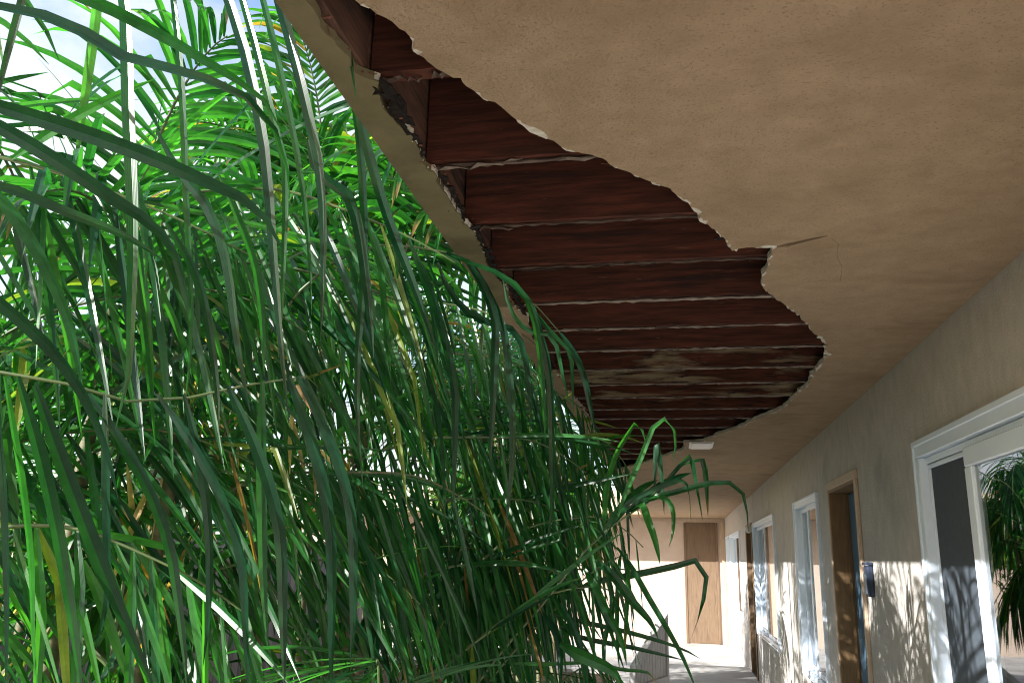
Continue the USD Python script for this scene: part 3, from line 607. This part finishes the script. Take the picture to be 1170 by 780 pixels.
h2 = Hand([(-1.9, 1.3, 2.75), at(-60, -190, 1.5), at(150, -120, 1.6), at(330, -60, 1.75), at(430, -70, 1.8)], .008, 2)
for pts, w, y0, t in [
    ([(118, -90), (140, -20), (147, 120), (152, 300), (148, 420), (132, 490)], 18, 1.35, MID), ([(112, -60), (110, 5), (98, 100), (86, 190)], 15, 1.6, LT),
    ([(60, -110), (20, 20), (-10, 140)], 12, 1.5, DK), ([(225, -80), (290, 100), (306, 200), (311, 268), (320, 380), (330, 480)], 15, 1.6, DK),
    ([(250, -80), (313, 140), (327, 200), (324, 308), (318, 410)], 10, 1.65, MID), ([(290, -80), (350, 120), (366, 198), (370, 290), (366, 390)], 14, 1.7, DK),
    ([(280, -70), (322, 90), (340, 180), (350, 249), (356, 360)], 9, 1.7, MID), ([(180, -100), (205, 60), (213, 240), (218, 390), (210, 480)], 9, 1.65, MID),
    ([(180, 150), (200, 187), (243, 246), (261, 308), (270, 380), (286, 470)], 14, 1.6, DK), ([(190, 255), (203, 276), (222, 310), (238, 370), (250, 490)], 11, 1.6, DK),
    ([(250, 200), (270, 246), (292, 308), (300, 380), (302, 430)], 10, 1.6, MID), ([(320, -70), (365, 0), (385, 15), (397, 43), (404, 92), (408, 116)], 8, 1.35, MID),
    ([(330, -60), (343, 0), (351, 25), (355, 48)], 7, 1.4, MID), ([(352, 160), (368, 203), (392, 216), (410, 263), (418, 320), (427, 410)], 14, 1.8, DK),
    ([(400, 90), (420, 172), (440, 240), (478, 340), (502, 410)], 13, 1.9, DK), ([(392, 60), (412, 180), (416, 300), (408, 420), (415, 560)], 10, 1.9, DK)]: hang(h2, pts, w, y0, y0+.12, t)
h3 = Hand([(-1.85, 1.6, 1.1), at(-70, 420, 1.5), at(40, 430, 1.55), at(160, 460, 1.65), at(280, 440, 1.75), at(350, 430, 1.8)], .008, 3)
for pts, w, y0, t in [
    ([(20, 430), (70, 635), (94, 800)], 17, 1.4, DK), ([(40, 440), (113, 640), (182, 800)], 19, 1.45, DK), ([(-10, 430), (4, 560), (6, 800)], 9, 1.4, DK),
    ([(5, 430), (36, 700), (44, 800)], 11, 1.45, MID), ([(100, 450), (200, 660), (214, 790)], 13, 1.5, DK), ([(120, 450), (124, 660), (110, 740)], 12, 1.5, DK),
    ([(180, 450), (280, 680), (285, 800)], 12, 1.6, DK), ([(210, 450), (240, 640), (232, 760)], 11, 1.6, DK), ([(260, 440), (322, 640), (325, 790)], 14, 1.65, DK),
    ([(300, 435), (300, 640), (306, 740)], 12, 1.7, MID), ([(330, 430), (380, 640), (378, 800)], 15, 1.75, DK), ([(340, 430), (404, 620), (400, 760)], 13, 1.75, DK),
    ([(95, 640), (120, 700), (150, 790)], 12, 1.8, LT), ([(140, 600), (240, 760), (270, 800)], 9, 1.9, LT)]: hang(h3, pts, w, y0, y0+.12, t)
palm('tall palm clump at the left edge, nearest the camera, its straps crossing the sky', c_, f_+[h1, h2, h3])

c_, f_ = cane_set(-1.7, 2.5, [(0, 0, 2.1, .05, .1, 1, TALL), (.15, .3, 1.3, .1, .1, 2, LOW), (-.35, .1, 2.6, -.05, .15, 2, TALL)], 5, lw=.03)
f_ += curtains([((-1.6, 3.0, 1.3), [(120, 560), (240, 520), (360, 530), (480, 580)], 2.9, 3.1, dict(lean=.5)), ((-1.6, 3.0, 1.3), [(160, 430), (280, 390), (400, 400), (500, 450)], 2.9, 3.1, dict(lean=.6)), ((-1.65, 2.6, 2.1), [(190, 230), (300, 215), (420, 250), (520, 300)], 2.3, 2.5, {}), ((-1.65, 2.6, 2.1), [(150, 330), (280, 300), (420, 330), (540, 400)], 2.4, 2.7, dict(lean=.7)),
                ((-1.45, 2.9, 1.4), [(230, 590), (330, 540), (450, 540), (560, 590)], 2.6, 2.9, dict(lean=.5, ll=.7)),
                ((-1.5, 2.8, 1.2), [(60, 560), (150, 500), (260, 490), (360, 540)], 2.5, 2.6, dict(lean=.9, kind=1)), ((-1.45, 2.9, 1.0), [(200, 680), (300, 640), (400, 640), (480, 690)], 2.6, 2.8, dict(ll=.55, kind=1))], 320)
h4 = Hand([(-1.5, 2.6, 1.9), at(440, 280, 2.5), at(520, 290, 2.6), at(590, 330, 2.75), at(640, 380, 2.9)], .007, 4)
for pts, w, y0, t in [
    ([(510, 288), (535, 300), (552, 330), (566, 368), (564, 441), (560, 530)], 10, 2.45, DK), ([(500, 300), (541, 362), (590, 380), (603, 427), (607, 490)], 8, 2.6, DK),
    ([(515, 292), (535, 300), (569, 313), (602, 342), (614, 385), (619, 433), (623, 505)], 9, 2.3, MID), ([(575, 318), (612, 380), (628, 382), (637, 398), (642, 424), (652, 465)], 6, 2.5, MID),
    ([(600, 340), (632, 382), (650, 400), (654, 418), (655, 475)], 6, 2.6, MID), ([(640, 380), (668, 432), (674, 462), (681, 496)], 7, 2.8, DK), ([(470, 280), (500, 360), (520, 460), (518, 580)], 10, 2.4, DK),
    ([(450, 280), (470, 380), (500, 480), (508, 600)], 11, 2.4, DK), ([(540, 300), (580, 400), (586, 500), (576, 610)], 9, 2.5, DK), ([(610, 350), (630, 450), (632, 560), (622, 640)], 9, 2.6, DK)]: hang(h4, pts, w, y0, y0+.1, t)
for k_, (u_, v_, Y_) in enumerate([(40, 610, 2.6), (120, 640, 2.9), (330, 470, 2.6), (265, 560, 2.9)]):
    dd = Curtain([(-1.8, 2.6, 1.2), at(u_-60, v_-30, Y_), at(u_, v_, Y_), at(u_+40, v_+60, Y_)], seed=800+k_, n=9, ll=.4, lw=.02, lean=.3); dd.tints = [np.array([.42, .30, .15])*random.Random(k_*50+i_).uniform(.5, 1.2) for i_ in range(len(dd.tints))]; f_.append(dd)
palm('dense palm clump with long hanging dark leaflets left of the hole', c_, f_+[h4])

c_, f_ = cane_set(-1.4, 3.55, [(0, 0, 1.5, .1, .1, 1, LOW), (-.2, .25, 2.2, .05, .15, 1, TALL), (.1, -.15, .6, .1, -.05, 3, LOW)], 7, ll=.6, lw=.026)
f_ += curtains([((-1.55, 3.95, 2.2), [(330, 380), (430, 340), (530, 350), (620, 400)], 3.3, 3.6, {}), ((-1.55, 3.95, 2.2), [(380, 440), (470, 400), (570, 410), (650, 460)], 3.4, 3.8, {}), ((-1.3, 3.65, 1.5), [(400, 540), (500, 500), (590, 500), (670, 540)], 3.3, 3.6, {}),
                ((-1.3, 3.65, 1.5), [(420, 610), (500, 570), (590, 570), (670, 600)], 3.4, 3.7, {}), ((-1.3, 3.65, 1.2), [(430, 690), (500, 650), (590, 640), (660, 670)], 3.3, 3.6, dict(ll=.55)), ((-1.3, 3.65, 1.0), [(540, 650), (610, 600), (680, 590), (735, 625)], 3.5, 3.8, dict(n=16, ll=.55)), ((-1.3, 3.65, .8), [(560, 720), (620, 680), (680, 670), (730, 700)], 3.4, 3.7, dict(n=14, ll=.5)), ((-1.3, 3.65, 1.4), [(590, 590), (650, 550), (710, 555), (745, 595)], 3.9, 4.1, dict(n=16, ll=.5)), ((-1.3, 3.65, .9), [(600, 690), (660, 650), (715, 650), (745, 690)], 3.7, 3.9, dict(n=13, ll=.45)), ((-1.3, 3.65, 1.6), [(560, 540), (620, 500), (680, 500), (720, 540)], 3.7, 4.0, dict(n=16, ll=.5))], 340, lw=.023, ll=.72, lean=.3)
for i_, (bx_, by_, bz_, az_, e_, L_) in enumerate([(-.95, 3.7, .9, .25, 72, 1.35), (-.9, 3.9, 1.1, .5, 66, 1.2), (-.85, 3.6, .6, .1, 75, 1.3), (-.9, 4.0, 1.3, -.2, 70, 1.1), (-.85, 3.75, .4, .6, 60, 1.2), (-.95, 3.4, 1.2, .3, 68, 1.2)]):
    f_.append(Frond((bx_, by_, bz_), az_, math.radians(e_), L_, droop=.1, n=34, ll=.55, lw=.024, ld=.10, seed=700+i_, petiole=.15, down=1.3))
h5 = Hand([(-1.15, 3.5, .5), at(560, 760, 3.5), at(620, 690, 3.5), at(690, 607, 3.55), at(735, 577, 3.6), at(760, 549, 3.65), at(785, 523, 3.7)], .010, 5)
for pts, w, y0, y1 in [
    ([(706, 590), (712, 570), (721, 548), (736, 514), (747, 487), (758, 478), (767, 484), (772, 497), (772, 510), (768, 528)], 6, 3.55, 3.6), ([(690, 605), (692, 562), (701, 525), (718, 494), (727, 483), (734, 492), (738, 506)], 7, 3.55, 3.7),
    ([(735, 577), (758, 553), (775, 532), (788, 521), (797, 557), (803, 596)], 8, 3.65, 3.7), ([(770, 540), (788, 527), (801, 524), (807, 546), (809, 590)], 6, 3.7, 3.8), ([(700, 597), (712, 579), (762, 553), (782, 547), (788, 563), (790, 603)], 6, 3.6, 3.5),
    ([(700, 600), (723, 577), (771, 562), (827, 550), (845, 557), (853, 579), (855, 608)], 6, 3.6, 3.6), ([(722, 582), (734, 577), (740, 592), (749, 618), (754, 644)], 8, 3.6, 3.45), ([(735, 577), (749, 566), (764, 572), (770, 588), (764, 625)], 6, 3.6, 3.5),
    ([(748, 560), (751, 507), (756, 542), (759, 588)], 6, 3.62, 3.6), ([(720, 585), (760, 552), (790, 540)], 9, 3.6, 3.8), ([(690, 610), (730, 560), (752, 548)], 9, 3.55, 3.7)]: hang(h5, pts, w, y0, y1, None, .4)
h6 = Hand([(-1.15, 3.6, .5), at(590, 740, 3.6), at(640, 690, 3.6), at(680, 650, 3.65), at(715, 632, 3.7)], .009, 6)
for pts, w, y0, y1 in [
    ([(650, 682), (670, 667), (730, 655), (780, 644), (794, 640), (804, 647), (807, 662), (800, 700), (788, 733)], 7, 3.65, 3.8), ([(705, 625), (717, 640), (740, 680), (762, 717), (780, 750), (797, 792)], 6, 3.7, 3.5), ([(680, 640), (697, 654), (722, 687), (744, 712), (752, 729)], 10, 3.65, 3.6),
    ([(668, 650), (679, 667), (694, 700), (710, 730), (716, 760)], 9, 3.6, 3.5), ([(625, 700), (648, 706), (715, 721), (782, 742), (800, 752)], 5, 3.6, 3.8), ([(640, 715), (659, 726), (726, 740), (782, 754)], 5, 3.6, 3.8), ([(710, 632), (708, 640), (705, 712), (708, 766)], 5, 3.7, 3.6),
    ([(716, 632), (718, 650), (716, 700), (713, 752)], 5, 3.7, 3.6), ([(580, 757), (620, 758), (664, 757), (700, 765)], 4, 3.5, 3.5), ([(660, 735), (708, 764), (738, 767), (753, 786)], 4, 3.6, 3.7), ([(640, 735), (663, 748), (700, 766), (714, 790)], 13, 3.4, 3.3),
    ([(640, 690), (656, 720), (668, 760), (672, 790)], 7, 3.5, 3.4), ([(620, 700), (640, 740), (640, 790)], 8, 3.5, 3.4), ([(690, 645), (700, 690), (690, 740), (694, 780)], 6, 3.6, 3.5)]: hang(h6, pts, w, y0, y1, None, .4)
palm('palm clump under the soffit edge, one frond reaching across the walkway view', c_, f_+[h5, h6])

c_, f_ = cane_set(-1.75, 4.3, [(0, 0, 3.1, .05, .1, 8, TALL), (-.3, .3, 3.6, -.05, .1, 8, TALL), (.2, -.4, 2.7, .05, .1, 7, TALL)], 11, lw=.043, kind=1)
palm('tall pale green palm clump rising past the soffit edge beside the hole', c_, f_)
c_, f_ = cane_set(-2.5, 3.0, [(.2, .3, 2.1, .1, .1, 5, TALL), (-.3, .2, 1.4, .1, .1, 4, LOW)], 13, lw=.042, kind=1)
palm('tall palm clump behind the near ones, its leaflets under the open sky', c_, f_)
c_, f_ = cane_set(-1.5, 6.9, [(0, 0, 3.1, .05, .1, 9, {**TALL, 'nleaf': 40})], 19, lw=.028, ll=.55)
c2_, f2_ = cane_set(-1.02, 4.4, [(0, 0, 2.0, .05, .1, 2, LOW), (-.15, .4, 2.4, .05, .1, 3, TALL), (.05, 1.0, 2.2, .03, .1, 2, LOW), (.1, .4, 1.2, .02, .1, 2, LOW)], 29, lw=.026)
f2_ += curtains([((-1.1, 4.9, 2.4), [(500, 460), (570, 430), (640, 450), (690, 500)], 4.6, 5.2, {}), ((-1.1, 4.9, 2.4), [(520, 500), (590, 470), (650, 490), (700, 540)], 4.8, 5.5, {}), ((-.95, 5.5, 2.2), [(560, 520), (620, 495), (670, 500), (710, 530)], 5.4, 6.0, {}),
                 ((-.95, 5.5, 2.0), [(540, 570), (610, 540), (660, 545), (700, 580)], 5.2, 5.8, {}), ((-.95, 4.9, 1.2), [(540, 630), (600, 600), (650, 600), (690, 640)], 4.6, 5.0, {})], 360, lw=.022, ll=.62, lean=.3)
palm('dark fine-leaved palm clump against the hole end, hanging leaflets close together', c2_, f2_)
palm('far palm clump beside the middle of the walkway, seen beneath the hole', c_, f_, individual=150)
c_, f_ = cane_set(-1.2, 8.6, [(0, 0, 3.1, .05, .1, 9, {**TALL, 'nleaf': 40}), (-.2, .3, 1.9, .1, .1, 8, PEND), (.1, -.2, 1.2, .0, .1, 8, LOW)], 37, lw=.028, ll=.55)
palm('palm clump low beside the lit end of the walkway, last one before the bushy clump', c_, f_, individual=100)
c_, f_ = cane_set(-1.75, 10.4, [(0, 0, 2.3, .05, .1, 8, PEND), (-.3, .5, 2.8, .05, .1, 7, TALL), (.1, -.6, 1.6, .05, .1, 7, PEND), (-.2, 1.2, 2.0, .0, .1, 7, PEND)], 43, lw=.03)
palm('bushy palm clump past the others, at the far end of the planting bed', c_, f_, individual=60)
c_, f_ = cane_set(-3.6, 4.6, [(0, 0, 2.2, .1, .1, 7, TALL), (.3, .4, 1.2, .1, .2, 4, LOW), (-.4, -.6, 1.4, .1, .2, 4, LOW)], 17, lw=.034, kind=1)
palm('sunlit palm clump near the fence in the background', c_, f_, individual=150)


# ------------------------------------------------------------------ fence and hedge behind the palms
fe = thing('wooden_fence', 'weathered grey brown board fence behind the palms at lower left', 'fence')
r = random.Random(9)
yy = -1.0; k = 0
while yy < 15:
    w_ = r.uniform(.13, .145); h = 1.75+r.uniform(-.02, .02)
    obj('plank', cbx(-5.32, -5.298+r.uniform(0, .004), yy, yy+w_, -.2, h, .004), f'fence_wood_{r.randrange(3)}', fe); yy += w_+.006; k += 1
for zz in (.25, 1.35): obj('rail', bx(-5.36, -5.322, -1, 15, zz, zz+.09), 'fence_wood_0', fe)
for yy in np.arange(-1, 15.1, 2.4): obj('post', bx(-5.46, -5.362, yy, yy+.09, -.25, 1.7), 'fence_wood_2', fe)

def shrub(label, x, y, rx, ry, z0, z1, n, seed, light=1.0, lw=.03, ll=.13):
    t = thing('shrub', label, 'shrub'); r = random.Random(seed); R = np.random.default_rng(seed)
    stems = []
    for k in range(6):
        a = r.uniform(0, 6.28); stems.append(tube([[x+.1*math.cos(a), y+.1*math.sin(a), -.25], [x+.3*rx*math.cos(a), y+.3*ry*math.sin(a), (z0+z1)/2], [x+.6*rx*math.cos(a), y+.6*ry*math.sin(a), z1*.85]], [.03, .02, .007], 6))
    obj('stem', cat(stems), 'cane_bark', t)
    C = R.normal(size=(60, 3)); C /= np.linalg.norm(C, axis=1, keepdims=True); C *= R.random((60, 1))**.4
    lv, tn = [], []
    for k in range(n):
        c = C[R.integers(60)]*[rx, ry, (z1-z0)/2]+[x, y, (z0+z1)/2]+R.normal(size=3)*[.18, .18, .15]
        if c[2] < -.1: continue
        d = R.normal(size=3)+[0, 0, .2]; d /= np.linalg.norm(d)
        P = np.array([c, c+d*ll*.5, c+d*ll+[0, 0, -ll*.25]]); sd = np.cross(d, R.normal(size=3)); sd /= np.linalg.norm(sd)
        lv.append(ribbon3(P, lw*R.uniform(.7, 1.3), sd)); b = R.random(); tn.append(light*((1-b)*np.array([.05, .11, .025])+b*np.array([.13, .20, .04])))
    leaf_prim('foliage', lv, tn, 'shrub_leaf', t, kind='stuff')
def ribbon3(P, w, S):
    q = np.array([.25, 1, .05])[:, None]*w/2; return P-S*q, P, P+S*q
shrub('bright leafy shrub over the fence at the far left', -6.6, 3.2, 1.1, 1.5, .6, 3.0, 2600, 1)
shrub('broad yellow green shrub over the fence behind the palm clumps', -6.9, 6.6, 1.2, 1.7, .6, 3.2, 2600, 2, 1.15)
shrub('darker tall shrub over the fence beyond the palms, toward the walkway end', -6.4, 10.4, 1.2, 1.8, .4, 3.4, 2600, 3, .8)
shrub('dark leafy shrub filling the bed behind the bushy palm clump', -2.9, 11.6, 1.0, 2.0, -.1, 2.9, 4500, 4, .6)
